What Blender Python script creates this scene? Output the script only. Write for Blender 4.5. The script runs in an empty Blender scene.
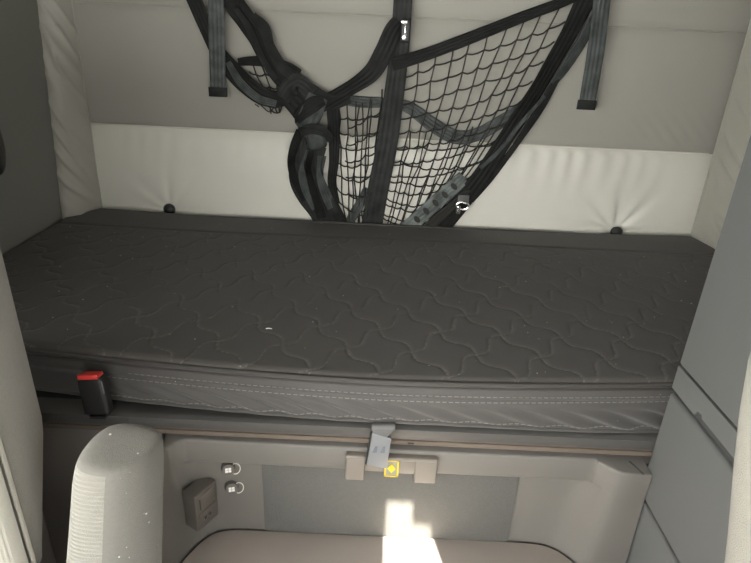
import bpy, bmesh, math, random
import numpy as np
from mathutils import Vector, Matrix, noise
random.seed(7)
SC = bpy.context.scene
COL = SC.collection
PI = math.pi

# ------------------------------------------------------------------ camera
FPX = 560.0
CAM = Vector((0, 0, 1.12))
th = math.radians(24); rho = math.radians(2.7)
FW = Vector((0, math.cos(th), -math.sin(th)))
U0 = Vector((0, math.sin(th), math.cos(th)))
R0 = Vector((1, 0, 0))
RR = R0 * math.cos(rho) + U0 * math.sin(rho)
UU = U0 * math.cos(rho) - R0 * math.sin(rho)
cd = bpy.data.cameras.new('camera'); cam = bpy.data.objects.new('camera', cd); COL.objects.link(cam)
cd.sensor_fit = 'HORIZONTAL'; cd.sensor_width = 36; cd.lens = FPX / 751 * 36
cd.clip_start = 0.02
M = Matrix.Identity(4)
for i, v in enumerate((RR, UU, -FW)):
    for j in range(3): M[j][i] = v[j]
M.translation = CAM
cam.matrix_world = M
SC.camera = cam

def ray(x, y): return RR * ((x - 375.5) / FPX) - UU * ((y - 281.5) / FPX) + FW
def onY(x, y, Y): d = ray(x, y); return CAM + d * ((Y - CAM.y) / d.y)
def onZ(x, y, Z): d = ray(x, y); return CAM + d * ((Z - CAM.z) / d.z)
def onX(x, y, X): d = ray(x, y); return CAM + d * ((X - CAM.x) / d.x)

# ------------------------------------------------------------------ materials
def srgb(r, g, b):
    f = lambda c: (c / 255) / 12.92 if c / 255 <= .04045 else (((c / 255) + .055) / 1.055) ** 2.4
    return (f(r), f(g), f(b))

MATS = {}
def mat(name, col, rough=.6, bump=0, bscale=200, var=.0, vscale=6, metal=0, spec=.5, sheen=0,
        lint=0, lint_scale=40, rib=None, uvrib=0, attr=None, attr_col=None):
    m = bpy.data.materials.new(name); m.use_nodes = True
    nt = m.node_tree; N = nt.nodes; L = nt.links
    b = N['Principled BSDF']
    b.inputs['Roughness'].default_value = rough
    b.inputs['Metallic'].default_value = metal
    b.inputs['Specular IOR Level'].default_value = spec
    if sheen:
        b.inputs['Sheen Weight'].default_value = sheen
        b.inputs['Sheen Roughness'].default_value = .5
    tc = N.new('ShaderNodeTexCoord')
    n1 = N.new('ShaderNodeTexNoise'); n1.inputs['Scale'].default_value = vscale; n1.inputs['Detail'].default_value = 4
    L.new(tc.outputs['Object'], n1.inputs['Vector'])
    mx = N.new('ShaderNodeMix'); mx.data_type = 'RGBA'
    mx.inputs[6].default_value = (*[c * (1 - var) for c in col], 1)
    mx.inputs[7].default_value = (*[min(1, c * (1 + var)) for c in col], 1)
    L.new(n1.outputs['Fac'], mx.inputs[0])
    out = mx.outputs[2]
    if attr:
        at = N.new('ShaderNodeAttribute'); at.attribute_name = attr
        m2 = N.new('ShaderNodeMix'); m2.data_type = 'RGBA'
        L.new(at.outputs['Fac'], m2.inputs[0]); L.new(out, m2.inputs[6]); m2.inputs[7].default_value = (*attr_col, 1)
        out = m2.outputs[2]
    if lint:
        vo = N.new('ShaderNodeTexVoronoi'); vo.inputs['Scale'].default_value = lint_scale
        L.new(tc.outputs['Object'], vo.inputs['Vector'])
        lt = N.new('ShaderNodeMath'); lt.operation = 'LESS_THAN'
        # per-cell random radius so most cells carry no speck at all
        sp = N.new('ShaderNodeSeparateColor'); L.new(vo.outputs['Color'], sp.inputs[0])
        pw = N.new('ShaderNodeMath'); pw.operation = 'POWER'; L.new(sp.outputs[0], pw.inputs[0]); pw.inputs[1].default_value = 3.2
        ml = N.new('ShaderNodeMath'); ml.operation = 'MULTIPLY'; L.new(pw.outputs[0], ml.inputs[0]); ml.inputs[1].default_value = lint
        L.new(vo.outputs['Distance'], lt.inputs[0]); L.new(ml.outputs[0], lt.inputs[1])
        m3 = N.new('ShaderNodeMix'); m3.data_type = 'RGBA'
        L.new(lt.outputs[0], m3.inputs[0]); L.new(out, m3.inputs[6]); m3.inputs[7].default_value = (.62, .6, .55, 1)
        out = m3.outputs[2]
    L.new(out, b.inputs['Base Color'])
    nrm = None
    if bump:
        n2 = N.new('ShaderNodeTexNoise'); n2.inputs['Scale'].default_value = bscale; n2.inputs['Detail'].default_value = 3
        L.new(tc.outputs['Object'], n2.inputs['Vector'])
        bp = N.new('ShaderNodeBump'); bp.inputs['Strength'].default_value = bump; bp.inputs['Distance'].default_value = .002
        L.new(n2.outputs['Fac'], bp.inputs['Height']); nrm = bp.outputs[0]
    if rib or uvrib:
        wv = N.new('ShaderNodeTexWave'); wv.wave_type = 'BANDS'
        if uvrib:
            wv.bands_direction = 'X'; wv.inputs['Scale'].default_value = 1.25; wv.inputs['Distortion'].default_value = .6
            L.new(tc.outputs['UV'], wv.inputs['Vector']); dist = .0012; stren = .6
        else:
            wv.bands_direction = rib[0]; wv.inputs['Scale'].default_value = rib[1]; wv.inputs['Distortion'].default_value = 1.2
            wv.inputs['Detail Scale'].default_value = 8
            L.new(tc.outputs['Object'], wv.inputs['Vector']); dist = .002; stren = rib[2]
        b2 = N.new('ShaderNodeBump'); b2.inputs['Strength'].default_value = stren; b2.inputs['Distance'].default_value = dist
        L.new(wv.outputs['Fac'], b2.inputs['Height'])
        if nrm: L.new(nrm, b2.inputs['Normal'])
        nrm = b2.outputs[0]
    if uvrib:
        mr = N.new('ShaderNodeMapRange'); L.new(wv.outputs['Fac'], mr.inputs[0]); mr.inputs[3].default_value = .90; mr.inputs[4].default_value = 1.12
        n4 = N.new('ShaderNodeTexNoise'); n4.inputs['Scale'].default_value = 32; n4.inputs['Detail'].default_value = 3; L.new(tc.outputs['Object'], n4.inputs['Vector'])
        m4 = N.new('ShaderNodeMapRange'); L.new(n4.outputs['Fac'], m4.inputs[0]); m4.inputs[1].default_value = .3; m4.inputs[2].default_value = .7; m4.inputs[3].default_value = .6; m4.inputs[4].default_value = 1.6
        mm_ = N.new('ShaderNodeMath'); mm_.operation = 'MULTIPLY'; L.new(mr.outputs[0], mm_.inputs[0]); L.new(m4.outputs[0], mm_.inputs[1])
        vm = N.new('ShaderNodeVectorMath'); vm.operation = 'SCALE'; L.new(out, vm.inputs[0]); L.new(mm_.outputs[0], vm.inputs['Scale'])
        L.new(vm.outputs[0], b.inputs['Base Color'])
    if nrm: L.new(nrm, b.inputs['Normal'])
    MATS[name] = m
    return m

mat('wall_fabric', (.40, .39, .345), .75, .15, 700, .06, 3)
mat('pale_vinyl', (.80, .79, .71), .40, .12, 420, .04, 4)
mat('bolster_vinyl', (.49, .48, .425), .40, .12, 420, .05, 5)
mat('side_trim', (.25, .25, .23), .7, .3, 500, .06, 3)
mat('ceiling_felt', (.30, .29, .27), .9)
mat('recliner_plastic', (.19, .172, .16), .6, .2, 500)
mat('cab_plastic', (.10, .10, .10), .7)
mat('quilt', (.078, .073, .068), .75, .3, 900, .10, 9, sheen=.12, spec=.3, lint=.10, lint_scale=62, attr='stitch_glint', attr_col=(.19, .18, .165))
mat('border_cloth', (.074, .070, .067), .62, .35, 900, .10, 14, sheen=.2, lint=.04, lint_scale=50)
mat('piping', (.06, .056, .053), .6)
mat('thread', (.25, .24, .225), .7)
mat('frame_metal', (.088, .085, .081), .5, .2, 500, .05)
mat('plywood', (.14, .113, .09), .7, .2, 200, .15, 30)
mat('dark_void', (.03, .03, .03), .9)
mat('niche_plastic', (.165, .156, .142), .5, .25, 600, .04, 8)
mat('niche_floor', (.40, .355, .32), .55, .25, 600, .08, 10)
mat('carpet', (.124, .122, .114), .95, .8, 900, .14, 300)
mat('handle_plastic', (.20, .178, .153), .5, .15, 600)
mat('yellow', (.66, .50, .02), .5)
mat('sticker_ground', (.26, .245, .19), .5)
mat('webbing', (.020, .0215, .021), .55, .25, 800, .12, 40, uvrib=7, spec=.22)
mat('webbing_dark', (.0095, .0098, .0094), .6, .25, 800, .12, 40, uvrib=7, spec=.22)
mat('webbing_grey', (.062, .070, .069), .5, .25, 800, .12, 40, uvrib=7, spec=.22)
mat('webbing_pale', (.13, .147, .142), .6, .25, 800, .12, 40, uvrib=7, spec=.3)
mat('net_cord', (.026, .025, .022), .7)
mat('silver', (.75, .75, .74), .25, metal=1)
mat('black_plastic', (.022, .022, .023), .4, .15, 500)
mat('grey_plastic', (.19, .185, .178), .42, .15, 500)
mat('strap_grey', (.125, .125, .122), .55, .5, 700, .08, 40)
mat('tongue_grey', (.20, .207, .216), .4, .1, 500)
mat('tongue_mark', (.12, .14, .17), .5)
mat('red_button', (.75, .06, .05), .45)
mat('box_plastic', (.12, .108, .096), .45, .15, 600)
mat('white_mark', (.85, .85, .82), .5)
mat('wire_white', (.72, .70, .64), .4)
mat('cabinet_plastic', (.158, .163, .161), .6, .3, 700, .04, 5)
mat('cabinet_gap', (.075, .078, .078), .8)
mat('seat_cloth', (.50, .485, .425), .85, .3, 900, .08, 60, sheen=.15, rib=('X', 70, .22))
mat('seat_side', (.40, .39, .355), .85, .6, 900, .12, 200, sheen=.15)
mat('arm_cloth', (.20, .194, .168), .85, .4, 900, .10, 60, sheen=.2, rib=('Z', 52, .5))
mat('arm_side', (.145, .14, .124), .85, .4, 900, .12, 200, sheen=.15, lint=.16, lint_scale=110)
mat('pass_cloth', (.29, .275, .235), .85, .6, 900, .10, 150, sheen=.15)

# ------------------------------------------------------------------ mesh helpers
def link(name, verts, faces, m, parent=None, smooth=True, angle=35, uvs=None):
    me = bpy.data.meshes.new(name)
    me.from_pydata([tuple(v) for v in verts], [], faces)
    me.validate()
    o = bpy.data.objects.new(name, me); COL.objects.link(o)
    for mm in (m if isinstance(m, (list, tuple)) else [m]): me.materials.append(MATS[mm])
    if smooth:
        me.polygons.foreach_set('use_smooth', [True] * len(me.polygons))
        me.set_sharp_from_angle(angle=math.radians(angle))
    if parent: o.parent = parent
    return o

class MB:
    """collects shapes into one mesh"""
    def __init__(s): s.v = []; s.f = []; s.mi = []; s.uv = {}
    def add(s, vs, fs):
        o = len(s.v); s.v += [Vector(v) for v in vs]; s.f += [tuple(i + o for i in f) for f in fs]
    def bm(s, bm):
        bm.verts.ensure_lookup_table(); bm.verts.index_update()
        s.add([v.co.copy() for v in bm.verts], [[v.index for v in f.verts] for f in bm.faces]); bm.free()
    def box(s, lo, hi, bev=.004, seg=3, mtx=None):
        bm = bmesh.new(); bmesh.ops.create_cube(bm, size=1)
        lo = Vector(lo); hi = Vector(hi)
        for v in bm.verts: v.co = Vector([(lo[i] + hi[i]) / 2 + v.co[i] * (hi[i] - lo[i]) for i in range(3)])
        if bev: bmesh.ops.bevel(bm, geom=bm.edges[:], offset=bev, segments=seg, profile=.5, affect='EDGES')
        if mtx: bm.transform(mtx)
        s.bm(bm); return s
    def prism(s, poly, axis_vec, bev=0, seg=2):
        """closed polygon extruded along a vector"""
        bm = bmesh.new(); vs = [bm.verts.new(p) for p in poly]; f = bm.faces.new(vs)
        r = bmesh.ops.extrude_face_region(bm, geom=[f])
        bmesh.ops.translate(bm, vec=axis_vec, verts=[g for g in r['geom'] if isinstance(g, bmesh.types.BMVert)])
        bmesh.ops.recalc_face_normals(bm, faces=bm.faces)
        if bev: bmesh.ops.bevel(bm, geom=bm.edges[:], offset=bev, segments=seg, profile=.5, affect='EDGES')
        s.bm(bm); return s
    def tube(s, pts, r, n=6, closed=False):
        pts = [Vector(p) for p in pts]; k = len(pts); rings = []
        up = Vector((0.12, .9, .3))
        for i, p in enumerate(pts):
            a = pts[(i - 1) % k] if (i or closed) else p; b = pts[(i + 1) % k] if (i < k - 1 or closed) else p
            t = (b - a); t = t.normalized() if t.length > 1e-9 else Vector((0, 0, 1))
            x = t.cross(up)
            if x.length < 1e-3: x = t.cross(Vector((1, 0, 0)))
            x.normalize(); y = x.cross(t)
            rr = r(i / (k - 1)) if callable(r) else r
            rings.append([p + x * rr * math.cos(2 * PI * j / n) + y * rr * math.sin(2 * PI * j / n) for j in range(n)])
        vs = [v for q in rings for v in q]; fs = []
        for i in range(k if closed else k - 1):
            a = i * n; b = ((i + 1) % k) * n
            for j in range(n): fs.append((a + j, a + (j + 1) % n, b + (j + 1) % n, b + j))
        if not closed: fs += [tuple(range(n))[::-1], tuple((k - 1) * n + j for j in range(n))]
        s.add(vs, fs); return s
    def lathe(s, prof, origin, axis, n=24):
        """profile of (radius, height) turned about an axis"""
        ax = Vector(axis).normalized(); x = ax.orthogonal().normalized(); y = ax.cross(x); o = Vector(origin)
        vs = []; fs = []
        for r, h in prof:
            for j in range(n):
                a = 2 * PI * j / n; vs.append(o + ax * h + (x * math.cos(a) + y * math.sin(a)) * max(r, 1e-5))
        for i in range(len(prof) - 1):
            for j in range(n): fs.append((i * n + j, i * n + (j + 1) % n, (i + 1) * n + (j + 1) % n, (i + 1) * n + j))
        fs += [tuple(range(n))[::-1], tuple((len(prof) - 1) * n + j for j in range(n))]
        s.add(vs, fs); return s
    def build(s, name, m, parent=None, angle=35):
        return link(name, s.v, s.f, m, parent, True, angle)

def crom(pts, n=8):
    """smooth curve through points (any dimension)"""
    P = [np.array(p, float) for p in pts]; P = [2 * P[0] - P[1]] + P + [2 * P[-1] - P[-2]]; out = []
    for i in range(1, len(P) - 2):
        for k in range(n):
            t = k / n; a, b, c, d = P[i - 1:i + 3]
            out.append(.5 * ((2 * b) + (-a + c) * t + (2 * a - 5 * b + 4 * c - d) * t * t + (-a + 3 * b - 3 * c + d) * t ** 3))
    out.append(P[-2]); return out

def grid(name, nu, nv, fn, m, parent=None, angle=60, flip=False):
    vs = [fn(i / nu, j / nv) for j in range(nv + 1) for i in range(nu + 1)]
    fs = []
    for j in range(nv):
        for i in range(nu):
            a = j * (nu + 1) + i; q = (a, a + 1, a + nu + 2, a + nu + 1)
            fs.append(q[::-1] if flip else q)
    return link(name, vs, fs, m, parent, True, angle)

def ribbon(ctrl, m, parent, name='webbing_strap', thick=.0022, n=10, y0=1.557):
    """webbing laid along control rows (px, py, width in px, forward offset in m, twist in degrees)"""
    rows = crom(ctrl, n); C = []; 
    for (px, py, w, dy, tw) in rows:
        p = onY(px, py, y0 - dy); q = onY(px + 1, py, y0 - dy)
        C.append((p, w * (q - p).length / 2, math.radians(tw)))
    vs = []; fs = []; uv = []; ln = 0
    for i, (p, hw, tw) in enumerate(C):
        t = (C[min(i + 1, len(C) - 1)][0] - C[max(i - 1, 0)][0]).normalized()
        nrm = Vector((0, -1, 0)); wd = t.cross(nrm).normalized(); nn = wd.cross(t).normalized()
        wd2 = wd * math.cos(tw) + nn * math.sin(tw); n2 = nn * math.cos(tw) - wd * math.sin(tw)
        if i: ln += (p - C[i - 1][0]).length
        for a, b in ((-1, -1), (-.33, -1.15), (.33, -1.15), (1, -1), (1, 1), (.33, 1.15), (-.33, 1.15), (-1, 1)):
            vs.append(p + wd2 * hw * a - n2 * (thick / 2) * b); uv.append(((a + 1) / 2, ln))
    k = len(C)
    for i in range(k - 1):
        for j in range(8): fs.append((i * 8 + j, i * 8 + (j + 1) % 8, i * 8 + 8 + (j + 1) % 8, i * 8 + 8 + j))
    fs += [tuple(range(8))[::-1], tuple((k - 1) * 8 + j for j in range(8))]
    o = link(name, vs, fs, m, parent, True, 50)
    me = o.data; ul = me.uv_layers.new(name='UVMap')
    for lp in me.loops: ul.data[lp.index].uv = uv[lp.vertex_index]
    return o

def tag(o, label, cat, group=None):
    o['label'] = label; o['category'] = cat
    if group: o['group'] = group
    return o
def struct(o): o['kind'] = 'structure'; return o
def empty(name, loc):
    o = bpy.data.objects.new(name, None); COL.objects.link(o); o.location = loc; o.empty_display_size = .05
    return o
def adopt(root):
    """meshes are built in world space: cancel the root's own offset for its direct children"""
    for ch in list(root.children):
        ch.matrix_parent_inverse = Matrix.Translation(-Vector(root.location))
def nz(x, y, z=0): return noise.noise(Vector((x, y, z)))

# ------------------------------------------------------------------ the cab shell
WY = 1.600                  # rear wall
XL, XR = -.862, .935        # side walls in the bunk area
CZ = 1.40                   # headliner
struct(MB().box((-1.1, WY, 0), (1.1, WY + .05, CZ), 0).build('wall_back', 'wall_fabric'))
struct(MB().box((-1.1, -1.0, -.05), (1.1, WY, 0), 0).build('floor', 'cab_plastic'))
struct(MB().box((XL - .05, .66, .0), (XL, WY, CZ), 0).box((-1.12, -.8, 0), (-1.06, .66, .74), 0).box((-1.12, -.8, 1.20), (-1.06, .66, CZ), 0).box((-1.12, .50, .74), (-1.06, .66, 1.20), 0).box((-1.06, .64, 0), (XL, .66, CZ), 0).build('wall_left', 'side_trim'))
struct(MB().box((-1.1, -.80, 1.22), (1.1, -.75, CZ + .04), 0).box((-1.1, -1.0, 0), (1.1, -.80, .62), .02).build('wall_front', 'cab_plastic'))
struct(MB().box((XR, .80, .0), (XR + .05, WY, CZ), 0).build('wall_right', 'side_trim'))
# headliner, with an unseen hatch hole added to let the sun patch in
SL = .504                    # sunlight comes down this steeply through the added hole
hy = lambda Yp, zp: Yp - SL * (CZ - zp)
HX0, HX1, HY0, HY1 = .041, .185, .0, hy(.786, .318)
c = MB()
c.box((-1.1, HY1, CZ), (1.1, WY + .05, CZ + .04), 0)
c.box((-1.1, -.75, CZ), (1.1, HY0, CZ + .04), 0)
c.box((-1.1, HY0, CZ), (HX0, HY1, CZ + .04), 0); c.box((HX1, HY0, CZ), (1.1, HY1, CZ + .04), 0)
c.prism([(.088, HY1, CZ), (.090, hy(.786, .266), CZ), (.126, hy(.786, .262), CZ), (.142, hy(.727, .241), CZ), (.172, 0, CZ), (HX1, 0, CZ), (HX1, HY1, CZ)], Vector((0, 0, .04)))   # unseen blocker, added to cut the sun patch to its stepped outline
struct(c.build('ceiling', 'ceiling_felt'))

# ------------------------------------------------------------------ upholstered rear wall
zs_lo = lambda x: .8535 - .004 * (x + .8) / 1.7
zs_hi = 1.158
stud_px = [(170, 208), (616, 231), (415, 224)]
studs = [onY(px, py, 1.566) for px, py in stud_px]
def sm(a, b, t): t = max(0, min(1, (t - a) / (b - a))); return t * t * (3 - 2 * t)
def lower_y(x, z):
    t = (z - .48) / (zs_lo(x) - .48)
    y = 1.588 - .020 * (1 - abs(2 * t - 1) ** 6)
    for k, (sx, amp) in enumerate(((studs[0].x, .35), (studs[1].x, 1.0))):       # folds radiate from the studs
        dx = x - sx; dz = z - .615; r = math.hypot(dx, dz); a = math.atan2(dz, dx)
        y += amp * .0062 * math.exp(-(r / .13) ** 2) * math.sin(9 * a + 2 * nz(a * 2, k)) * sm(.01, .05, r)
        y += amp * .010 * math.exp(-(r / .05) ** 2)
    d = zs_lo(x) - z                                                              # short gathers below the seam
    w = .12 + 1.0 * math.exp(-((x - .56) / .20) ** 2) + .15 * math.exp(-((x + .65) / .15) ** 2)
    y += w * .0042 * math.exp(-(d / .075) ** 2) * sm(0, .02, d) * math.sin(x * 118 + 3 * nz(x * 6, 3) + d * 12)
    y += .0035 * nz(x * 5 + z * 4, z * 7)
    return y
def pad(name, z0, z1, fy, m, label, nu=330, nv=70):
    root = empty(name, (0, WY, .5))
    x0, x1 = -.81, .91
    zz = lambda x, v: (z0(x) if callable(z0) else z0) * (1 - v) + (z1(x) if callable(z1) else z1) * v
    o = grid('cushion', nu, nv, lambda u, v: (x0 - .03 + (x1 - x0 + .06) * u, fy(x0 - .03 + (x1 - x0 + .06) * u, zz(x0 - .03 + (x1 - x0 + .06) * u, v)), zz(x0 - .03 + (x1 - x0 + .06) * u, v)), m, root)
    return root
r = pad('wall_cushion', .48, zs_lo, lower_y, 'pale_vinyl', '')
w = MB().tube([(x, 1.586, zs_lo(x) + .0005) for x in np.linspace(-.82, .91, 40)], .0022, 6).build('piping', 'pale_vinyl', r)
adopt(r); tag(r, 'pale cream vinyl wall cushion directly behind the black mattress, gathered under its seam', 'wall cushion')
def mid_y(x, z):
    t = (z - zs_lo(x)) / (zs_hi - zs_lo(x))
    return 1.588 - .012 * (1 - abs(2 * t - 1) ** 8) + .002 * nz(x * 4, z * 4, 5) + .0022 * math.exp(-((x - .8) / .1) ** 2) * math.exp(-((z - .88) / .06) ** 2) * math.sin((x + z) * 160)
r = pad('wall_cushion', zs_lo, zs_hi, mid_y, 'wall_fabric', '', 220, 50)
MB().tube([(x, 1.586, zs_hi) for x in np.linspace(-.82, .91, 30)], .0018, 6).build('piping', 'wall_fabric', r)
adopt(r); tag(r, 'wide greyish beige wall panel behind the cargo net, above the cream cushion', 'wall panel')
r = pad('wall_cushion', zs_hi, CZ, lambda x, z: 1.588 - .012 * (1 - abs(2 * (z - zs_hi) / (CZ - zs_hi) - 1) ** 8), 'wall_fabric', '', 60, 30)
adopt(r); tag(r, 'topmost beige wall panel, cut off by the upper frame edge', 'wall panel')

def bolster(name, cx, cy, rx, ry0, ry1, a0, a1, label, seed):
    root = empty(name, (cx, cy, .48))
    def f(u, v):
        a = math.radians(a0 + (a1 - a0) * u); z = .48 + (CZ - .48) * v
        env = math.sin(PI * u) ** .7
        wr = .016 * env * ((1 - abs(nz(z * 17 + u * 2.6, u * 1.5 + z * 2, seed)) * 1.6) ** 3) * (.55 + .45 * nz(z * 3, 0, seed + 9)) * (1.0 if z < 1.1 else .5)
        k = 1 + .10 * math.sin(PI * u)
        ry = ry0 + (ry1 - ry0) * min(1, max(0, (z - .6) / .6))
        return (cx + (rx * k + wr) * math.cos(a), cy + (ry * k + wr) * math.sin(a), z)
    grid('cushion', 30, 300, f, 'bolster_vinyl', root, 80)
    for u in (.03, .97):
        MB().tube([Vector(f(u, v)) + Vector((0, -.002, 0)) for v in np.linspace(0, 1, 40)], .0024, 6).build('piping', 'bolster_vinyl', root)
    adopt(root); tag(root, label, 'padded column', 'padded corner columns')
bolster('padded_corner_column', XL - .004, WY + .005, .062, .150, .075, 262, 345, 'wrinkled cream padded column in the left corner of the bunk', 1)
bolster('padded_corner_column', XR + .015, WY + .005, .046, .190, .160, 195, 270, 'wrinkled cream padded column in the right corner, partly behind the tall grey cabinet', 4)

for i, (s, lab) in enumerate(zip(studs, ('black round stud by the left end of the mattress, below the dangling strap',
                                        'black round stud by the right end of the mattress on the cream cushion',
                                        'small grey stud between centre strap and slotted strap at the net bottom'))):
    root = empty('stud', (s.x, s.y, s.z - .004))
    r_, mt = ((.017, 'black_plastic'), (.017, 'black_plastic'), (.013, 'frame_metal'))[i]
    MB().lathe([(r_ * .8, -.010), (r_ * .8, 0)], (s.x, 1.562, s.z - .002), (0, -1, 0)).build('shank', mt, root)
    MB().lathe([(r_, 0), (r_ * 1.0, .004), (r_ * .85, .009), (r_ * .5, .013), (0, .0145)], (s.x, 1.562, s.z - .002), (0, -1, 0)).build('cap', mt, root)
    adopt(root); tag(root, lab, 'stud', 'round studs above the mattress')

# ------------------------------------------------------------------ mattress
ZT, ZB = .62, .532
def zb(x): return ZB - .017 * sm(.05, .5, x)
mt = empty('mattress', (.03, 1.15, ZB))
def yf(x): return .752 + .036 * min(1.3, (abs(x - .02) / .52) ** 1.7)
def xl(Y): return -.858 if Y < 1.455 else -.858 + .055 * (Y - 1.455) / .085
def xr(Y): return .925 if Y < 1.455 else .925 - .024 * (Y - 1.455) / .085
NU, NV = 780, 350
u, v = np.meshgrid(np.linspace(0, 1, NU + 1), np.linspace(0, 1, NV + 1))
xb = -.858 + 1.783 * u
yfv = .752 + .036 * np.minimum(1.3, (np.abs(xb - .02) / .52) ** 1.7)
Y = yfv + (1.545 - yfv) * v
t = np.clip((Y - 1.455) / .085, 0, 1)
X = (-.858 + .055 * t) * (1 - u) + (.925 - .024 * t) * u
a = X / .112 + Y / .145 - .383; b = X / .112 - Y / .145 + .169
aa = a + .105 * np.sin(2 * PI * b); bb = b - .105 * np.sin(2 * PI * a)
def dl(q): return np.abs(q - np.round(q)) * .09
d = np.minimum(dl(aa), dl(bb))
zone = np.clip((1.40 - Y) / .01, 0, 1)
g = np.exp(-(d / .0036) ** 2) * zone
pil = np.minimum(1, d / .03) ** .5
seam = np.exp(-((Y - 1.405) / .006) ** 2)
Z = ZT - .0010 * g + .0007 * pil * zone - .003 * seam + (.006 - .013 * np.clip(1 - ((X - .05) / .80) ** 2, 0, 1)) * np.clip((Y - 1.36) / .15, 0, 1) + .003 * np.sin(X * 5 + 1) * np.sin(Y * 6)
e = np.minimum.reduce([Y - yfv, 1.545 - Y, X - (-.858 + .055 * t), (.925 - .024 * t) - X])
ro = .014
ee = np.clip(1 - e / ro, 0, 1)
Z = Z - (ro - np.sqrt(np.maximum(0, ro * ro - (ee * ro) ** 2))) * .8
me = bpy.data.meshes.new('quilted_top')
vs = np.stack([X, Y, Z], -1).reshape(-1, 3)
idx = np.arange((NU + 1) * (NV + 1)).reshape(NV + 1, NU + 1)
q = np.stack([idx[:-1, :-1], idx[:-1, 1:], idx[1:, 1:], idx[1:, :-1]], -1).reshape(-1, 4)
me.vertices.add(len(vs)); me.vertices.foreach_set('co', vs.ravel())
me.loops.add(q.size); me.loops.foreach_set('vertex_index', q.ravel())
me.polygons.add(len(q)); me.polygons.foreach_set('loop_start', np.arange(0, q.size, 4)); me.polygons.foreach_set('loop_total', np.full(len(q), 4))
me.update(calc_edges=True)
rs = np.random.RandomState(5); dash = (rs.rand(NV + 1, NU + 1) ** 2.2) * (.45 + .75 * (Y < .95))  # thread colour, painted brighter near the front where stitches catch light
at = me.attributes.new('stitch_glint', 'FLOAT', 'POINT'); at.data.foreach_set('value', (np.exp(-(d / .0017) ** 2) * zone * dash).ravel().astype(np.float32))
me.polygons.foreach_set('use_smooth', [True] * len(me.polygons)); me.materials.append(MATS['quilt'])
top = bpy.data.objects.new('quilted_top', me); COL.objects.link(top); top.parent = mt

def front(x, z):
    """front border of the mattress with loose creases"""
    s = (ZT - .012 - z) / (ZT - .012 - zb(x))
    env = sm(.42, .6, s) * (1 - sm(.85, 1, s)) * sm(-.50, -.3, x)
    cr = math.sin(95 * (x * 1.0 + (z - .58) * 2.3) + 3 * nz(x * 3, z * 5)) * (.45 + .9 * nz(x * 3, 2))
    return yf(x) - .004 * math.sin(PI * s) + .0075 * env * cr + .003 * math.exp(-((s - .33) / .05) ** 2)
grid('side_border', 420, 34, lambda u, v: (-.858 + 1.783 * u, front(-.858 + 1.783 * u, ZT - .011 - (ZT - .011 - zb(-.858 + 1.783 * u)) * v), ZT - .011 - (ZT - .011 - zb(-.858 + 1.783 * u)) * v), 'border_cloth', mt, 80, True)
bk = MB()
pts = [(-.858, yf(-.858)), (-.858, 1.455), (-.803, 1.545), (.901, 1.545), (.925, 1.455), (.925, yf(.925))]
for (p, q2) in zip(pts, pts[1:]): bk.add([(p[0], p[1], ZT - .011), (q2[0], q2[1], ZT - .011), (q2[0], q2[1], ZB), (p[0], p[1], ZB)], [(0, 1, 2, 3)])
bot = [(x, yf(x), zb(x)) for x in np.linspace(-.858, .925, 30)] + [(x, y, ZB) for x, y in reversed(pts[1:-1])]
bk.add(bot, [tuple(range(len(bot)))])
bk.build('underside', 'border_cloth', mt)
xs = np.linspace(-.855, .922, 160)
MB().tube([(x, yf(x) - .002, ZT - .008) for x in xs], .0038, 8).build('piping', 'piping', mt)
MB().tube([(x, yf(x) - .001, ZT - .0175) for x in xs], .0026, 8).build('piping', 'piping', mt)
MB().tube([(x, front(x, zb(x) + .003) - .0005, zb(x) + .002) for x in xs], .0032, 8).build('piping', 'border_cloth', mt)
back_pts = [(-.855, .80), (-.856, 1.453), (-.802, 1.538), (.9, 1.538), (.923, 1.453), (.923, .80)]
MB().tube([(x, y, ZT - .006) for x, y in back_pts], .0038, 8).build('piping', 'piping', mt)
for row, (dz, r0) in enumerate(((.031, .0007), (.042, .0007), (.080, .0007))):
    st = MB(); x = -.45 if row else -.40
    while x < .5:
        z = ZT - dz - (.015 * sm(.05, .5, x) if row == 2 else 0)
        st.tube([(x, front(x, z) - .0006, z), (x + .0035, front(x + .0035, z) - .0010, z), (x + .007, front(x + .007, z) - .0006, z)], r0, 4)
        x += .0105
    st.build('stitching', 'thread', mt)
adopt(mt); tag(mt, 'long black quilted bunk mattress lying across the sleeper berth', 'mattress')

def lint(px, py, L, ang, lab, on=None):
    p = onZ(px, py, ZT + .0025) if on is None else on
    pts = [p + Vector((L * (t - .5) * math.cos(ang), L * (t - .5) * math.sin(ang), .0006 + .002 * math.sin(PI * t) * .5)) for t in np.linspace(0, 1, 7)]
    tag(MB().tube(pts, .0009, 5).build('thread_scrap', 'white_mark'), lab, 'thread')
lint(269, 329, .011, 0, 'tiny white thread scrap lying on the quilted mattress top')

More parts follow.
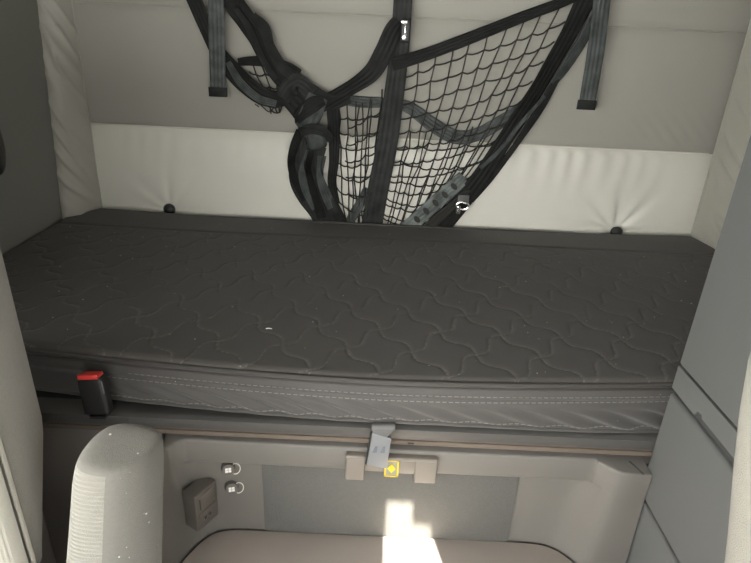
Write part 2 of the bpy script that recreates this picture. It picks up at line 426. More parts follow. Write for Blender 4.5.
# ------------------------------------------------------------------ bed frame
bf = empty('bed_frame', (0, 1.15, 0))
rl = MB(); prof = [(.800, .513), (.772, .5145), (.764, .513), (.760, .511), (.7605, .494), (.764, .489), (.80, .488)]
xs = (-.80, .53)
rl.add([(x, y, z) for x in xs for y, z in prof], [(i, i + 1, i + 8, i + 7) for i in range(6)] + [(6, 0, 7, 13), tuple(range(7))[::-1], tuple(range(7, 14))])
rl.build('rail', 'frame_metal', bf, 50)
MB().box((-.80, .766, .474), (.53, .81, .483), .001, 1).build('plywood_edge', 'plywood', bf)
MB().box((-.855, .80, .474), (.93, 1.56, .513), .002, 1).build('platform', 'dark_void', bf)
MB().box((-.80, .7665, .485), (.53, .79, .4875), .0005, 1).build('edge_strip', 'plywood', bf)
MB().box((.068, .7645, .4775), (.079, .77, .480), .0005, 1).build('slot', 'dark_void', bf)
adopt(bf); tag(bf, 'dark grey bunk frame rail running right under the mattress', 'bed frame')

# ------------------------------------------------------------------ storage compartment below the bunk
sc_ = empty('storage_compartment', (.05, .77, 0))
Lp = [(-.352, .52), (-.347, .66), (-.342, .735), (-.335, .752), (-.322, .764), (-.300, .768), (-.2, .767), (.0, .766), (.2, .765), (.375, .766), (.398, .761), (.412, .748), (.424, .738), (.442, .734), (.4785, .734)]
Mp = [(-.352, .52), (-.347, .66), (-.342, .735), (-.334, .753), (-.320, .767), (-.292, .777), (-.225, .785), (.0, .785), (.2, .786), (.355, .780), (.396, .765), (.4115, .749), (.424, .738), (.442, .734), (.4785, .734)]
Bp = [(-.339, .52), (-.332, .68), (-.315, .735), (-.300, .760), (-.283, .776), (-.252, .785), (-.18, .787), (.0, .787), (.2, .788), (.325, .786), (.366, .774), (.388, .754), (.404, .738), (.430, .731), (.4785, .730)]
n = 8
L3, M3, B3 = crom(Lp, n), crom(Mp, n), crom(Bp, n)
def off(path, dd):
    o = []
    for i, p in enumerate(path):
        t = path[min(i + 1, len(path) - 1)] - path[max(i - 1, 0)]; t /= np.linalg.norm(t); o.append(p + np.array([t[1], -t[0]]) * dd)
    return o
rows = []
mixp = lambda a_: [l_ * (1 - a_) + m_ * a_ for l_, m_ in zip(L3, M3)]
topb = [np.array([min(-.36, p[0] - .02) if p[0] < -.30 and p[1] < .76 else p[0], max(.80, p[1])]) if not (p[0] < -.30 and p[1] < .75) else np.array([p[0] - .010, p[1] + .004]) for p in L3]
for path, z in ((topb, .4625), (off(L3, -.004), .4625), (off(L3, -.0012), .4612), (L3, .458), (L3, .418), (mixp(.06), .4145), (mixp(.25), .4125), (M3, .411), (M3, .404)): rows.append([(p[0], p[1], z) for p in path])
for k in range(1, 9):
    s = k / 8; rows.append([(m_[0] * (1 - s) + b_[0] * s, m_[1] * (1 - s) + b_[1] * s, .404 * (1 - s) + .228 * s) for m_, b_ in zip(M3, B3)])
nc = len(L3); vs = [p for r_ in rows for p in r_]
fs = [(j * nc + i, (j + 1) * nc + i, (j + 1) * nc + i + 1, j * nc + i + 1) for j in range(len(rows) - 1) for i in range(nc - 1)]
link('surround', vs, fs, 'niche_plastic', sc_, True, 50)
# wing top seam beside the cabinet
MB().prism([(.462, .735, .4615), (.466, .735, .4615), (.454, .7655, .4615), (.450, .7655, .4615)], Vector((0, 0, .0015))).build('seam', 'cabinet_gap', sc_)
MB().box((.4785, .762, .40), (.56, .795, .4625), .001, 1).build('end_block', 'niche_plastic', sc_)
# liner floor with a dark joint along its rounded back edge
ft = [(p[0], p[1]) for p in off(B3, .0062) if p[0] < .415]
ft = [p for p in ft if p[1] > .53]
ft = [(ft[0][0], .46)] + ft + [(.425, .70), (.43, .46)]
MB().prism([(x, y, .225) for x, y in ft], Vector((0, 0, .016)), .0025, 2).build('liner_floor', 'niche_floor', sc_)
MB().box((-.36, .46, 0), (.4785, .80, .2255), .002, 1).box((-.855, .80, 0), (.93, 1.56, .4735), .002, 1).build('plinth', 'dark_void', sc_)
MB().box((-.855, .785, .0), (-.362, .802, .472), .004, 2).build('front_panel', 'recliner_plastic', sc_)
MB().box((-.189, .7815, .236), (.276, .7865, .4045), .0018, 2).build('carpet_panel', 'carpet', sc_)
# latch plate on the lip: two blocks joined by a bridge round a finger recess
hp = MB()
x0, x1 = -.037, .122
hp.box((x0, .753, .448), (x1, .768, .4555), .003, 3)
hp.box((x0, .753, .402), (-.004, .786, .450), .003, 3)
hp.box((.083, .753, .402), (x1, .786, .450), .003, 3)
hp.box((.030, .757, .418), (.085, .768, .449), .002, 2)
lt = hp.build('latch_plate', 'handle_plastic', sc_)
MB().box((-.006, .762, .416), (.086, .7685, .449), .001, 1).build('recess_wall', 'handle_plastic', lt)
adopt(sc_); tag(sc_, 'grey moulded storage compartment set into the base below the mattress', 'storage compartment')

# yellow sticker
ys = empty('sticker', (.041, .7535, .41)); cx, cz, yy = .043, .432, .7535
st = MB()
for lo, hi in (((-.0125, -.0185), (-.0095, .0185)), ((.0095, -.0185), (.0125, .0185)), ((-.0125, .0155), (.0125, .0185)), ((-.0125, -.0185), (.0125, -.0155))):
    st.box((cx + lo[0], yy, cz + lo[1]), (cx + hi[0], yy + .0012, cz + hi[1]), 0)
MB().box((cx - .0125, yy + .0008, cz - .0185), (cx + .0125, yy + .004, cz + .0185), .0004, 1).build('backing', 'sticker_ground', ys)
st.build('border', 'yellow', ys)
MB().prism([(cx, yy + .0009, cz + .010), (cx + .007, yy + .0009, cz), (cx, yy + .0009, cz - .010), (cx - .007, yy + .0009, cz)], Vector((0, -.0012, 0))).build('diamond', 'yellow', ys)
adopt(ys); tag(ys, 'small yellow bordered sticker with a diamond, beside the hanging buckle tongue', 'sticker')

# hold-down strap with grey tongue
hs = empty('hold_down_strap', (.02, .75, .53))
def strap_mesh(ctrl, m, parent, name, th_=.002):
    vs = []; fs = []; uv = []; rows = crom(ctrl, 6); k = len(rows)
    for i, (x, y, z, hw) in enumerate(rows):
        pr = rows[min(i + 1, k - 1)] - rows[max(i - 1, 0)]; t = Vector(pr[:3]).normalized(); wd = Vector((1, 0, .04)); nn = wd.cross(t).normalized()
        for a_, b_ in ((-1, 1), (1, 1), (1, -1), (-1, -1)): vs.append(Vector((x, y, z)) + wd * hw * a_ + nn * th_ / 2 * b_); uv.append(((a_ + 1) / 2, i / k))
    for i in range(k - 1):
        for j in range(4): fs.append((i * 4 + j, i * 4 + (j + 1) % 4, i * 4 + 4 + (j + 1) % 4, i * 4 + 4 + j))
    fs += [(3, 2, 1, 0), tuple((k - 1) * 4 + j for j in range(4))]
    o = link(name, vs, fs, m, parent, True, 40); ul = o.data.uv_layers.new(name='UVMap')
    for lp in o.data.loops: ul.data[lp.index].uv = uv[lp.vertex_index]
    return o
strap_mesh([(.024, .80, .531, .019), (.024, .765, .527, .019), (.024, .742, .536, .019), (.024, .735, .533, .0185), (.022, .734, .525, .015), (.020, .733, .515, .0105), (.019, .733, .506, .0095), (.019, .735, .498, .0095)], 'strap_grey', hs, 'webbing')
pl = [onY(px, py, .731) for px, py in ((372.5, 433), (391.5, 439), (386.5, 469), (366.5, 465))]
tg = MB().prism(pl, Vector((0, .006, 0)), .0015, 2).build('tongue', 'tongue_grey', hs)
c0 = sum(pl, Vector()) / 4
for k in (-1, 1):
    q0 = c0 + Vector((.0065 * k - .001, -.0003, .004))
    MB().prism([q0 + Vector((-.0045, 0, -.006)), q0 + Vector((.0035, 0, -.006)), q0 + Vector((.0045, 0, .007)), q0 + Vector((.0005, 0, .007))], Vector((0, -.0004, 0))).build('embossed_mark', 'tongue_mark', tg)
sd = [onY(px, py, .733) for px, py in ((370.5, 434), (372.5, 433), (366.5, 465), (364.8, 464))]
MB().prism(sd, Vector((0, .006, 0)), .0005, 1).build('edge_trim', 'black_plastic', tg)
adopt(hs); tag(hs, 'grey hold-down strap with pale buckle tongue hanging from under the mattress front', 'strap')

# bottle-cap style sockets with a wire loop each
def socket(px, py, lab, tilt):
    p = onY(px, py, .775); r0 = empty('socket', (p.x, .787, p.z)); p.y = .7855
    ax = Vector((.30, -1, .30 + tilt)).normalized()
    MB().lathe([(.0125, 0), (.0125, .006), (.0095, .007)], p, ax, 28).build('bezel', 'black_plastic', r0)
    cp = MB().lathe([(.0108, .005), (.0114, .008), (.0114, .0125), (.010, .0150), (0, .0155)], p, ax, 28).build('cap', 'box_plastic', r0)
    f0 = p + ax * .0158; sx = Vector((0, 0, 1)).cross(ax).normalized() * -1; sz = ax.cross(sx).normalized() * -1
    if sz.z < 0: sz = -sz
    if sx.x < 0: sx = -sx
    k = MB()
    for (ua, ub, va, vb) in ((-.0052, -.0003, .0003, .0042), (.0003, .0052, .0003, .0042), (-.0052, -.0003, -.0042, -.0003), (.0003, .0052, -.0042, -.0003)):
        k.prism([f0 + sx * ua + sz * va, f0 + sx * ub + sz * va, f0 + sx * ub + sz * vb, f0 + sx * ua + sz * vb], ax * .0005)
    k.build('icon', 'white_mark', cp)
    c1 = p + ax * .014 + sx * .0125
    MB().tube([c1 + sx * .0085 * math.cos(a_) + sz * .010 * math.sin(a_) for a_ in np.linspace(-2.0, 2.0, 14)], .0009, 6).build('wire_loop', 'wire_white', r0)
    adopt(r0); tag(r0, lab, 'socket', 'capped sockets in the compartment')
socket(226.5, 470.5, 'upper of two dark capped sockets left of the carpet panel', 0)
socket(230, 489.5, 'lower of two dark capped sockets left of the carpet panel', 0)

# outlet box on the left side wall of the compartment
ob = empty('outlet_box', (-.30, .75, .285))
A_, B_ = Vector((-.296, .728, 0)), Vector((-.271, .772, 0)); dx = (B_ - A_).normalized(); nn = Vector((dx.y, -dx.x, 0))
W = (B_ - A_).length; H = .082
Mx = Matrix.Identity(4)
for j in range(3): Mx[j][0] = dx[j]; Mx[j][1] = -nn[j]; Mx[j][2] = (0, 0, 1)[j]
Mx.translation = Vector((A_.x, A_.y, .287))
MB().box((0, 0, 0), (W, .032, H), .003, 3, Mx).build('housing', 'box_plastic', ob)
MB().box((.006, -.0015, .042), (W - .006, .004, H - .006), .0012, 2, Mx).build('rocker_plate', 'box_plastic', ob)
MB().box((.0085, -.0028, .046), (.0105, .002, H - .012), .0004, 1, Mx).build('rocker_edge', 'black_plastic', ob)
MB().box((.006, -.0012, .006), (W - .006, .004, .038), .0012, 2, Mx).build('outlet_plate', 'box_plastic', ob)
for xx in (.018, .029):
    MB().lathe([(.0038, 0), (.0038, .0008), (.002, .0012)], Mx @ Vector((xx, -.001, .022)), nn, 14).build('jack', 'black_plastic', ob)
    MB().tube([Mx @ Vector((xx + .004 * math.cos(a_), -.0026, .022 + .004 * math.sin(a_))) for a_ in np.linspace(0, 2 * PI, 14)[:-1]], .0006, 5, True).build('jack_rim', 'grey_plastic', ob)
adopt(ob); tag(ob, 'dark boxy outlet with switch on the left wall of the storage compartment', 'outlet box')

# ------------------------------------------------------------------ seat belt buckle in front of the mattress
sb = empty('seat_belt_buckle', (-.445, .755, .545))
Mx = Matrix.Translation((-.443, .743, .577)) @ Matrix.Rotation(math.radians(-5), 4, 'Y') @ Matrix.Rotation(math.radians(-6), 4, 'X')
MB().box((-.0205, -.011, -.042), (.0205, .011, .024), .005, 3, Mx).build('housing', 'black_plastic', sb)
MB().box((-.0165, -.0085, .016), (.0165, .0085, .0285), .003, 2, Mx).build('release_button', 'red_button', sb)
MB().box((-.0165, -.0125, .0225), (.0165, -.006, .031), .002, 2, Mx).build('release_button', 'red_button', sb)
MB().tube([Mx @ Vector((.0195, -.009, z)) for z in (.018, .008, -.004)], .0011, 6).build('edge_highlight', 'grey_plastic', sb)
MB().box((-.456, .735, .5225), (-.430, .803, .5285), .001, 1).build('stalk', 'black_plastic', sb)
adopt(sb); tag(sb, 'black seat belt buckle with red release button at left mattress front', 'seat belt buckle')

# ------------------------------------------------------------------ cargo net
nt = empty('cargo_net', (0, 1.55, 1.0))
def strand(m, a_, b_, y, sag=0, r=.0020, seg=3):
    a_, b_ = np.array(a_), np.array(b_); pts = []
    for k in range(seg + 1):
        t = k / seg; q = a_ * (1 - t) + b_ * t; s = 4 * t * (1 - t)
        pts.append(onY(q[0], q[1] + sag * s, y - .003 * s))
    m.tube(pts, r, 5)
def along(ctrl, k):
    c_ = crom(ctrl, 20); d_ = [0]
    for p, q2 in zip(c_, c_[1:]): d_.append(d_[-1] + np.linalg.norm(q2 - p))
    return [np.array([np.interp(t * d_[-1], d_, [p[i] for p in c_]) for i in (0, 1)]) for t in np.linspace(0, 1, k)]
def net(left, right, nu, nv, sag, y, jit, parent, name='cord_mesh', bow=0, skipv=()):
    Lr, Rr = along(left, nv), along(right, nv)
    rnd = random.Random(3); P = []
    for j in range(nv):
        row = []
        for i in range(nu):
            t = i / (nu - 1); p = Lr[j] * (1 - t) + Rr[j] * t
            s = 4 * t * (1 - t)
            p = p + np.array([bow * s, sag * s * (j / (nv - 1)) * 1.0])
            if 0 < i < nu - 1: p = p + np.array([rnd.uniform(-jit, jit), rnd.uniform(-jit, jit)])
            row.append(p)
        P.append(row)
    m = MB(); cell = lambda: rnd.uniform(.3, 1.0)
    for j in range(nv):
        for i in range(nu - 1):
            if j: strand(m, P[j][i], P[j][i + 1], y, np.linalg.norm(P[j][i + 1] - P[j][i]) * .22 * cell())
    for i in range(1, nu - 1):
        for j in range(nv - 1): strand(m, P[j][i], P[j + 1][i], y, rnd.uniform(-.4, .4), .0019, 2)
    for j in range(1, nv):
        for i in range(1, nu - 1):
            c_ = onY(P[j][i][0], P[j][i][1], y - .001)
            m.lathe([(.0008, -.0022), (.0028, -.001), (.0028, .001), (.0008, .0022)], c_, (0.3, .2, 1), 6)
    return m.build(name, 'net_cord', parent, 60)
net([(402, 62), (399, 110), (391, 165), (381, 232)], [(576, 2), (543, 62), (511, 118), (470, 178), (428, 228)], 11, 13, 13, 1.5535, 1.3, nt)
net([(396, 132), (391, 165), (386, 195), (380, 230)], [(505, 126), (486, 155), (462, 188), (430, 224)], 8, 7, 12, 1.560, 2.2, nt)
net([(331, 105), (333, 150), (337, 190), (343, 228)], [(388, 100), (383, 140), (376, 180), (368, 228)], 8, 10, 16, 1.5535, 1.6, nt)
net([(350, 112), (345, 160), (348, 200), (345, 226)], [(392, 84), (386, 130), (379, 180), (372, 226)], 5, 8, 10, 1.560, 2.2, nt)
net([(244, 58), (252, 78), (262, 100), (270, 110)], [(278, 66), (284, 80), (282, 96), (282, 106)], 5, 5, 5, 1.557, 1.6, nt)
frag = MB()
for pts in ([(256, 98), (262, 106), (270, 112), (276, 104), (283, 102)], [(258, 104), (266, 104), (274, 108), (281, 106)], [(255, 104), (259, 107)], [(270, 100), (271, 114)]):
    frag.tube([onY(x, y, 1.5485) for x, y in [tuple(q2) for q2 in crom(pts, 4)]], .0016, 5)
frag.build('cord_mesh', 'net_cord', nt)

# webbing (px, py, width px, forward offset, twist)
W_, WD, WG = 'webbing', 'webbing_dark', 'webbing_grey'
ribbon([(408, -72, 19, .010, 0), (405, -30, 19, .010, 0), (403, 0, 19, .010, 0), (400, 45, 19, .008, 0), (394, 95, 20, .008, 0), (387, 145, 21, .008, 0), (378, 190, 21, .006, 0), (370, 235, 21, .003, 0)], W_, nt)          # centre strap
ribbon([(400, 22, 17, .020, 15), (393, 32, 19, .022, 10), (384, 52, 19, .020, 0), (372, 72, 18, .018, -15), (352, 87, 15, .016, -25), (328, 101, 15, .018, -20), (318, 106, 16, .02, 0)], WD, nt)          # strap leaning to the knot
ribbon([(392, 64, 13, .016, 0), (404, 61, 13, .016, 0), (430, 53, 12, .012, 10), (470, 38, 12, .012, 15), (520, 18, 11, .012, 20), (560, 3, 10, .012, 10), (592, -11, 9, .012, 0)], WD, nt)            # upper edge
ribbon([(634, -70, 22, .012, 0), (603, -26, 22, .012, 0), (587, -2, 21, .012, 0), (570, 32, 18, .012, 10), (553, 62, 17, .012, 15), (538, 88, 17, .014, 20), (519, 118, 17, .016, 10), (504, 141, 16, .016, 0), (480, 178, 18, .016, 0), (456, 208, 20, .012, 0), (440, 226, 22, .006, 0), (432, 238, 22, .004, 0)], WD, nt)   # right edge band
ribbon([(601, 2, 8, .006, 40), (586, 34, 14, .006, 30), (566, 66, 13, .006, 30), (553, 84, 10, .006, 40)], WG, nt)
ribbon([(557, 78, 9, .006, 30), (540, 108, 10, .006, 20), (515, 146, 9, .008, 40), (490, 178, 10, .008, 30), (470, 200, 10, .008, 20)], W_, nt)     # doubled outer edge
ribbon([(545, 96, 4, .020, 10), (522, 122, 4, .024, 0), (498, 152, 4, .024, 0), (480, 168, 4, .020, 0)], WG, nt)
ribbon([(334, 98, 9, -.006, 0), (362, 102, 11, -.006, 15), (392, 103, 9, -.006, -10), (410, 108, 12, -.006, 0), (432, 124, 14, -.006, 10), (456, 137, 14, -.004, 0), (478, 134, 13, -.004, 10), (502, 121, 13, -.004, 0), (530, 104, 12, -.002, 0)], WG, nt)  # middle strap
# slotted strap at the bottom
sl = ribbon([(396, 238, 15, .010, 0), (412, 224, 15, .014, 0), (432, 206, 15, .018, 0), (450, 190, 15, .018, 0), (464, 177, 14, .014, 0)], 'webbing_pale', nt, 'slotted_strap')
for k in range(5):
    t = k / 4; cx_, cy_ = 417 + 37 * t, 219.5 - 33 * t
    ring = []
    for a_ in np.linspace(0, 2 * PI, 13)[:-1]:
        ex, ey = 2.6 * math.cos(a_), 4.0 * math.sin(a_); ring.append(onY(cx_ + ex * .74 + ey * .67, cy_ - ex * .67 + ey * .74 + .0, 1.5285))
    MB().prism(ring, Vector((0, -.0006, 0))).build('slot', 'net_cord', sl)
for k in range(6):                                                                                  # loose cord ends beside the slotted strap
    o0 = (k - 2.5) * 2.6
    MB().tube([onY(q2[0], q2[1], 1.538 + .002 * (k % 2)) for q2 in crom([(424 + o0, 232), (441 + o0 * .9, 215), (456 + o0 * .6, 202), (468 + o0 * .4, 190)], 5)], .003, 6).build('cord_end', 'net_cord', nt)
# left bundle
ribbon([(168, -76, 15, .004, 0), (188, -16, 15, .004, 0), (196, 4, 15, .004, 0), (208, 32, 14, .004, 0), (218, 52, 15, .006, 0), (232, 70, 18, .010, 10), (250, 88, 19, .014, -10), (268, 98, 17, .016, 15), (284, 98, 15, .016, 0), (298, 92, 15, .02, 0)], WD, nt)
ribbon([(198, -74, 18, .012, 0), (224, -18, 18, .012, 0), (233, 2, 20, .014, 10), (246, 20, 21, .016, -10), (258, 38, 19, .018, 15), (268, 60, 17, .018, -15), (282, 78, 18, .018, 0), (298, 90, 20, .022, 0), (316, 103, 18, .022, 0)], WD, nt)
ribbon([(252, 16, 10, .024, 35), (264, 28, 12, .026, 30), (270, 46, 11, .026, 40), (282, 66, 11, .024, 30), (300, 80, 11, .02, 20), (310, 92, 12, .02, 0)], W_, nt)
ribbon([(238, 62, 7, .010, 0), (252, 61, 9, .010, 15), (270, 62, 11, .012, -10), (288, 68, 11, .014, 0), (300, 74, 9, .014, 0)], WD, nt)
ribbon([(282, 98, 15, .028, 0), (291, 86, 19, .030, 15), (300, 84, 18, .030, -10), (312, 94, 15, .028, 0)], W_, nt)
ribbon([(300, 84, 16, .02, 0), (318, 98, 18, .022, 0), (334, 102, 14, .020, 0), (350, 98, 10, .018, 0)], WD, nt)
ribbon([(290, 96, 22, .024, 0), (304, 112, 24, .026, 0), (306, 122, 22, .026, 0)], WD, nt)
ribbon([(318, 96, 20, .030, 0), (312, 112, 22, .034, 12), (306, 124, 22, .034, 0), (300, 130, 18, .030, -20)], 'strap_fold' if False else WG, nt)
ribbon([(332, 100, 13, .018, 0), (334, 130, 12, .016, 15), (334, 160, 10, .016, 0), (332, 182, 9, .014, 20), (336, 204, 8, .010, 0)], WD, nt)
# knot lump
kc = onY(316, 138, 1.515)
kb = MB().box((-.026, -.012, -.030), (.026, .012, .030), .011, 3, Matrix.Translation(kc) @ Matrix.Rotation(math.radians(-12), 4, 'Y'))
for v_ in kb.v: v_ += Vector((.003 * nz(v_.z * 60, v_.x * 60), .004 * nz(v_.x * 50, v_.z * 50, 3), .003 * nz(v_.x * 60, v_.y * 60)))
kb.build('webbing_knot', WG, nt, 80)
ribbon([(300, 132, 9, .045, 0), (312, 129, 10, .056, 0), (324, 132, 10, .054, 0), (331, 140, 8, .040, 0)], W_, nt)
ribbon([(306, 128, 15, .02, 0), (301, 142, 13, .02, 20), (298, 160, 16, .018, -20), (298, 180, 17, .018, 15), (306, 198, 16, .014, 0), (318, 216, 14, .008, 0), (324, 236, 14, .004, 0)], W_, nt)
ribbon([(310, 150, 9, .022, 40), (303, 172, 9, .022, 30), (306, 190, 9, .02, 40), (316, 208, 9, .012, 30)], WG, nt)
ribbon([(318, 146, 17, .024, 0), (314, 166, 17, .024, -15), (318, 186, 16, .022, 15), (324, 202, 19, .016, 0), (330, 220, 24, .008, 0), (332, 236, 26, .004, 0)], W_, nt)
ribbon([(322, 156, 9, .028, 30), (320, 176, 8, .028, 40), (326, 194, 10, .022, 20), (332, 208, 9, .014, 20)], WG, nt)
ribbon([(326, 190, 12, .016, 0), (332, 206, 14, .012, 0), (340, 222, 14, .006, 0), (344, 234, 14, .003, 0)], WD, nt)
ribbon([(346, 226, 6, .006, 0), (354, 214, 10, .006, 20), (362, 200, 9, .004, 0), (367, 188, 7, .002, 0)], WG, nt)
ribbon([(296, 120, 10, .036, 25), (303, 112, 14, .040, 10), (314, 104, 15, .040, 0), (324, 100, 10, .036, -20)], WD, nt)
ribbon([(300, 130, 8, .030, 30), (294, 146, 8, .030, 20), (291, 164, 8, .028, 45), (296, 182, 9, .026, 30), (306, 200, 9, .020, 20)], WD, nt)
ribbon([(311, 152, 7, .034, -30), (308, 168, 8, .034, -40), (312, 186, 8, .030, -20), (318, 204, 9, .022, 0), (322, 218, 10, .012, 0)], WD, nt)
ribbon([(228, 62, 6, .020, 30), (240, 82, 8, .026, 30), (258, 98, 8, .028, 20), (276, 104, 7, .026, 10)], WG, nt)
ribbon([(236, 8, 5, .028, 40), (250, 30, 7, .030, 35), (262, 58, 7, .030, 40), (276, 80, 6, .028, 30)], W_, nt)
# hardware
bkl = MB(); bc = onY(405, 30, 1.522)
bkl.box((bc.x - .010, bc.y - .004, bc.z - .028), (bc.x + .014, bc.y + .006, bc.z + .024), .004, 3)
bk_ = bkl.build('buckle', 'black_plastic', nt)
MB().box((bc.x - .010, bc.y - .0065, bc.z + .014), (bc.x + .006, bc.y - .003, bc.z + .022), .001, 2).box((bc.x - .001, bc.y - .0065, bc.z - .012), (bc.x + .002, bc.y - .003, bc.z + .016), .0008, 2).box((bc.x - .006, bc.y - .0065, bc.z - .022), (bc.x + .004, bc.y - .003, bc.z - .010), .001, 2).build('metal_bar', 'silver', bk_)
hc = onY(463, 204, 1.515)
hk = MB().box((hc.x - .016, hc.y - .003, hc.z + .004), (hc.x + .016, hc.y + .003, hc.z + .026), .003, 3).build('buckle', 'strap_grey', nt)
MB().tube([hc + Vector((.017 * math.cos(a_) - .002, -.004, .011 * math.sin(a_) - .004)) for a_ in np.linspace(0, 2 * PI, 16)[:-1]], .0032, 8, True).build('metal_ring', 'silver', hk)
MB().box((hc.x - .018, hc.y - .006, hc.z - .028), (hc.x - .006, hc.y - .001, hc.z - .004), .003, 3).build('metal_hook', 'silver', hk)

adopt(nt); tag(nt, 'black cord cargo net with webbing straps bunched and hanging before the rear wall', 'cargo net')

# hanging strap ends
def hang(ctrl, end, lab):
    r0 = empty('hanging_strap', onY(ctrl[0][0], ctrl[0][1], 1.53))
    ribbon(ctrl, 'webbing_grey', r0, 'webbing', .003, 8, 1.557)
    p = onY(*end, 1.557 - ctrl[-1][3]); w = .024
    MB().box((p.x - w, p.y - .004, p.z - .012), (p.x + w, p.y + .004, p.z + .012), .002, 2).build('folded_end', 'webbing', r0)
    adopt(r0); tag(r0, lab, 'strap', 'straight hanging strap ends')
hang([(214, -74, 16, .026, 0), (215, -30, 16, .026, 0), (216, 0, 16, .026, 0), (217, 45, 16, .026, 0), (218, 92, 15, .026, 0)], (218, 92), 'straight grey strap end hanging at left, beside the twisted bundle')
hang([(613, -68, 17, .032, 0), (606, -30, 17, .032, 0), (602, 0, 17, .032, 0), (596, 50, 17, .032, 0), (587, 104, 16, .032, 0)], (586.5, 105), 'straight grey strap end hanging at right of the net, free of it')

# ------------------------------------------------------------------ tall grey cabinet on the right
cb = empty('side_cabinet', (.62, .45, 0))
Y1 = .758; Xc = .480; Y0 = -.15
MB().box((Xc + .008, Y0, 0), (.93, Y1 - .012, CZ - .01), .004, 2).build('carcass', 'cabinet_gap', cb)
def slab(name, z0, z1, bev=.005, ya=Y0, yb=Y1, x=Xc): return MB().box((x, ya, z0), (x + .03, yb, z1), bev, 3).build(name, 'cabinet_plastic', cb)
slab('upper_panel', .6665, CZ - .012)
st = MB().prism([(Xc + .0005, Y0, .629), (Xc + .0005, .60, .629), (Xc + .0005, .668, .629), (Xc + .0005, .672, .634), (Xc + .0005, .682, .632), (Xc + .0005, .688, .622), (Xc + .0005, Y1, .622), (Xc + .0005, Y1, .6635), (Xc + .0005, Y0, .6635)], Vector((.03, 0, 0)), .001, 2).build('trim_strip', 'cabinet_plastic', cb)
slab('lower_door', .404, .614)
slab('base_panel', .01, .395, .004, Y0, Y1, Xc + .002)
adopt(cb); tag(cb, 'tall smooth grey plastic cabinet with grooved side, right of the mattress', 'cabinet')

# ------------------------------------------------------------------ seats in the foreground
def loft(name, sections, m, parent, sub=2, mats=None, angle=180):
    """rounded solid through stacked closed rings"""
    k = len(sections[0]); vs = [p for s in sections for p in s]
    fs = [(j * k + i, j * k + (i + 1) % k, (j + 1) * k + (i + 1) % k, (j + 1) * k + i) for j in range(len(sections) - 1) for i in range(k)]
    fs += [tuple(range(k))[::-1], tuple((len(sections) - 1) * k + i for i in range(k))]
    o = link(name, vs, fs, m, parent, True, angle)
    if sub:
        md = o.modifiers.new('sub', 'SUBSURF'); md.levels = sub; md.render_levels = sub
    return o
def rrect(x0, x1, y0, y1, r, z, n=4):
    o = []
    for cx_, cy_, a0 in ((x1 - r, y1 - r, 0), (x0 + r, y1 - r, 90), (x0 + r, y0 + r, 180), (x1 - r, y0 + r, 270)):
        for i in range(n + 1):
            a_ = math.radians(a0 + 90 * i / n); o.append(Vector((cx_ + r * math.cos(a_), cy_ + r * math.sin(a_), z)))
    return o
ds = empty('driver_seat', (-.62, .3, 0))
# backrest shell: sloping inner side, lean to the rear
shell = []
for z, sc in ((.495, .99), (.50, 1), (.62, 1), (.75, 1), (.90, 1), (1.02, .97), (1.06, .90)):
    ring = [(-.86, .60), (-.48, .632), (-.456, .628), (-.450, .615), (-.421, .517), (-.424, .505), (-.440, .497), (-.86, .47)]
    shell.append([Vector((-.66 + (x + .66) * sc, .56 + (y - .56) * sc, z if z > .55 else z + .10 + (y - .62) * 1.25)) for x, y in ring])
loft('backrest_shell', shell, 'seat_side', ds, 0, angle=40)
MB().box((-.84, .49, .12), (-.462, .605, .615), .02, 3).build('recliner_cover', 'recliner_plastic', ds)
fr = []
for z, sc in ((.31, .9), (.33, 1), (.5, 1), (.7, 1), (.9, 1), (1.0, .97), (1.05, .85)):
    ring = [(-.85, .478), (-.60, .490), (-.444, .500), (-.418, .490), (-.420, .472), (-.45, .453), (-.55, .44), (-.70, .45), (-.85, .43)]
    fr.append([Vector((-.65 + (x + .65) * sc, y, z)) for x, y in ring])
loft('backrest_cushion', fr, 'seat_cloth', ds, 0, angle=70)
MB().tube([Vector((-.4165, .497, z)) for z in np.linspace(.31, 1.0, 20)], .0032, 8).build('piping', 'pass_cloth', ds)
loft('seat_cushion', [rrect(-.86, -.44, -.05, .46, .06, z) for z in (.18, .19, .30, .31)], 'seat_cloth', ds, 0, angle=50)
MB().box((-.82, .0, 0), (-.48, .45, .185), .01, 2).build('pedestal', 'cab_plastic', ds)
adopt(ds); tag(ds, 'pale grey fabric seat at the lower left, with piped front cushion', 'seat')

ar = empty('armrest', (-.275, .47, .34))
sec = []
KA = .905                                           # distance of the armrest from the berth
def arm_ring(z, s=1.0, tilt=0):
    ring = [(-.345, .492), (-.326, .484), (-.300, .484), (-.284, .490), (-.268, .506), (-.258, .528), (-.256, .556), (-.268, .568), (-.300, .572), (-.330, .566), (-.345, .545), (-.349, .515)]
    cx_, cy_ = -.302, .53
    return [Vector((cx_ + (x - cx_) * s, cy_ + (y - cy_) * s, z + tilt * (-(x - cx_) * .12 + (y - cy_) * .12))) for x, y in ring]
for z, s_, tl in ((.32, .92, 0), (.335, 1.0, 0), (.45, 1.0, 0), (.58, .99, 0), (.63, 1.0, .3), (.655, .985, .5), (.668, .945, .8), (.6755, .84, 1), (.678, .45, 1)): sec.append(arm_ring(z, s_, tl))
for ring in sec:
    for p in ring:
        h = .66 - p.z; p.x += .004 - .13 * h + .10 * h * (p.x + .262) / .08; p.z -= .020
        p.xy = p.xy * KA; p.z = 1.12 + (p.z - 1.12) * KA
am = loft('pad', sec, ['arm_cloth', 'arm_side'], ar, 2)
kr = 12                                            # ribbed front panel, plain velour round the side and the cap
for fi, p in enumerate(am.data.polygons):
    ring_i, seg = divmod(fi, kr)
    if not (ring_i < len(sec) - 3 and seg in (10, 11, 0, 1)): p.material_index = 1
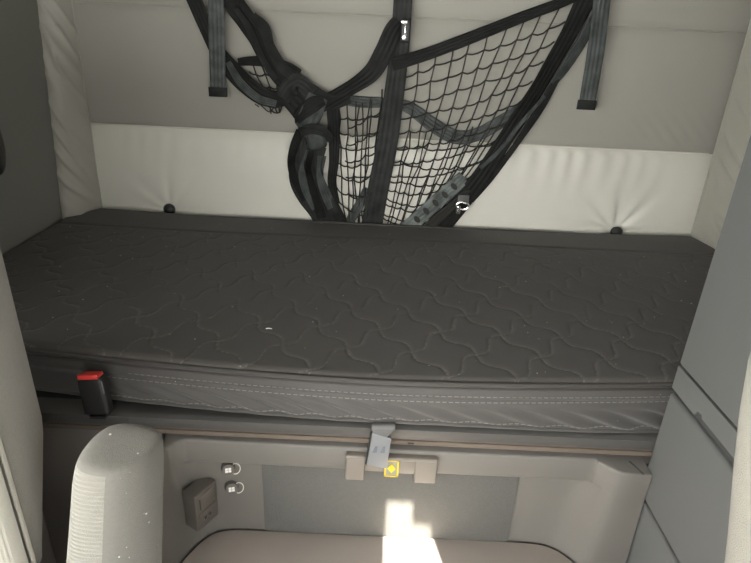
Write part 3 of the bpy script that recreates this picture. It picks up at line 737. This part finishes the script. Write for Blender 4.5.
MB().box((-.36, .44, .34), (-.26, .50, .42), .01, 2).build('hinge', 'cab_plastic', ar)
adopt(ar); tag(ar, 'upright folded fabric armrest specked with lint, in front of the storage compartment', 'armrest')

ps = empty('passenger_seat', (.5, .3, 0))
sec = []
for z, xi, yb in ((.22, .375, .33), (.23, .37, .35), (.50, .345, .36), (.65, .324, .36), (.80, .286, .36), (.89, .268, .36), (.95, .266, .357), (.99, .280, .352), (1.03, .31, .345), (1.05, .36, .335)):
    sec.append([p + Vector((0, 0, 0)) for p in rrect(xi - .012, .472, .24, yb, .035, z + .035)])
loft('backrest', sec, 'pass_cloth', ps, 1)
loft('seat_cushion', [rrect(.28, .46, -.10, .26, .05, z) for z in (.14, .15, .26, .27)], 'pass_cloth', ps, 0, angle=50)
MB().box((.34, .0, 0), (.47, .24, .15), .01, 2).build('pedestal', 'cab_plastic', ps)
adopt(ps); tag(ps, 'pale beige fabric seat edge at the right frame edge, before the cabinet', 'seat')

# dark oval fitting on the left wall
p = onX(-12, 144, XL)
hk = empty('coat_hook', (p.x, p.y, p.z - .06))
k = MB(); bm = bmesh.new(); bmesh.ops.create_uvsphere(bm, u_segments=24, v_segments=14, radius=1)
for v_ in bm.verts: v_.co = Vector((XL + .012 + v_.co.x * .014, p.y + v_.co.y * .030, p.z + v_.co.z * .068))
k.bm(bm); k.build('cover', 'black_plastic', hk)
MB().lathe([(.003, 0), (.002, .002)], (XL + .0255, p.y - .004, p.z - .0), (1, 0, 0), 10).build('screw', 'silver', hk)
adopt(hk); tag(hk, 'black oval fitting on the left wall at the frame edge', 'fitting')

# ------------------------------------------------------------------ daylight
wd = bpy.data.worlds.new('world'); SC.world = wd; wd.use_nodes = True
nt_ = wd.node_tree; bg = nt_.nodes['Background']; bg.inputs['Color'].default_value = (1.0, .985, .94, 1)
tc_ = nt_.nodes.new('ShaderNodeTexCoord'); dt = nt_.nodes.new('ShaderNodeVectorMath'); dt.operation = 'DOT_PRODUCT'
nt_.links.new(tc_.outputs['Generated'], dt.inputs[0]); dt.inputs[1].default_value = Vector((-.85, -.45, .25)).normalized()
mr_ = nt_.nodes.new('ShaderNodeMapRange'); nt_.links.new(dt.outputs['Value'], mr_.inputs[0])
mr_.inputs[1].default_value = -.2; mr_.inputs[2].default_value = 1; mr_.inputs[3].default_value = 3.7; mr_.inputs[4].default_value = 17.5
nt_.links.new(mr_.outputs[0], bg.inputs['Strength'])
sl = bpy.data.lights.new('sun', 'SUN'); sl.energy = 60; sl.angle = math.radians(.53); sl.color = (1, .93, .80)
so = bpy.data.objects.new('sun', sl); COL.objects.link(so)
target = Vector((.10, SL, -1)); src = Vector((.10, 0, 0))
so.rotation_euler = (target - src).to_track_quat('-Z', 'Y').to_euler()

vs_ = SC.view_settings
vs_.view_transform = 'Standard'; vs_.look = 'None'; vs_.gamma = 1; vs_.exposure = 0; vs_.use_curve_mapping = False
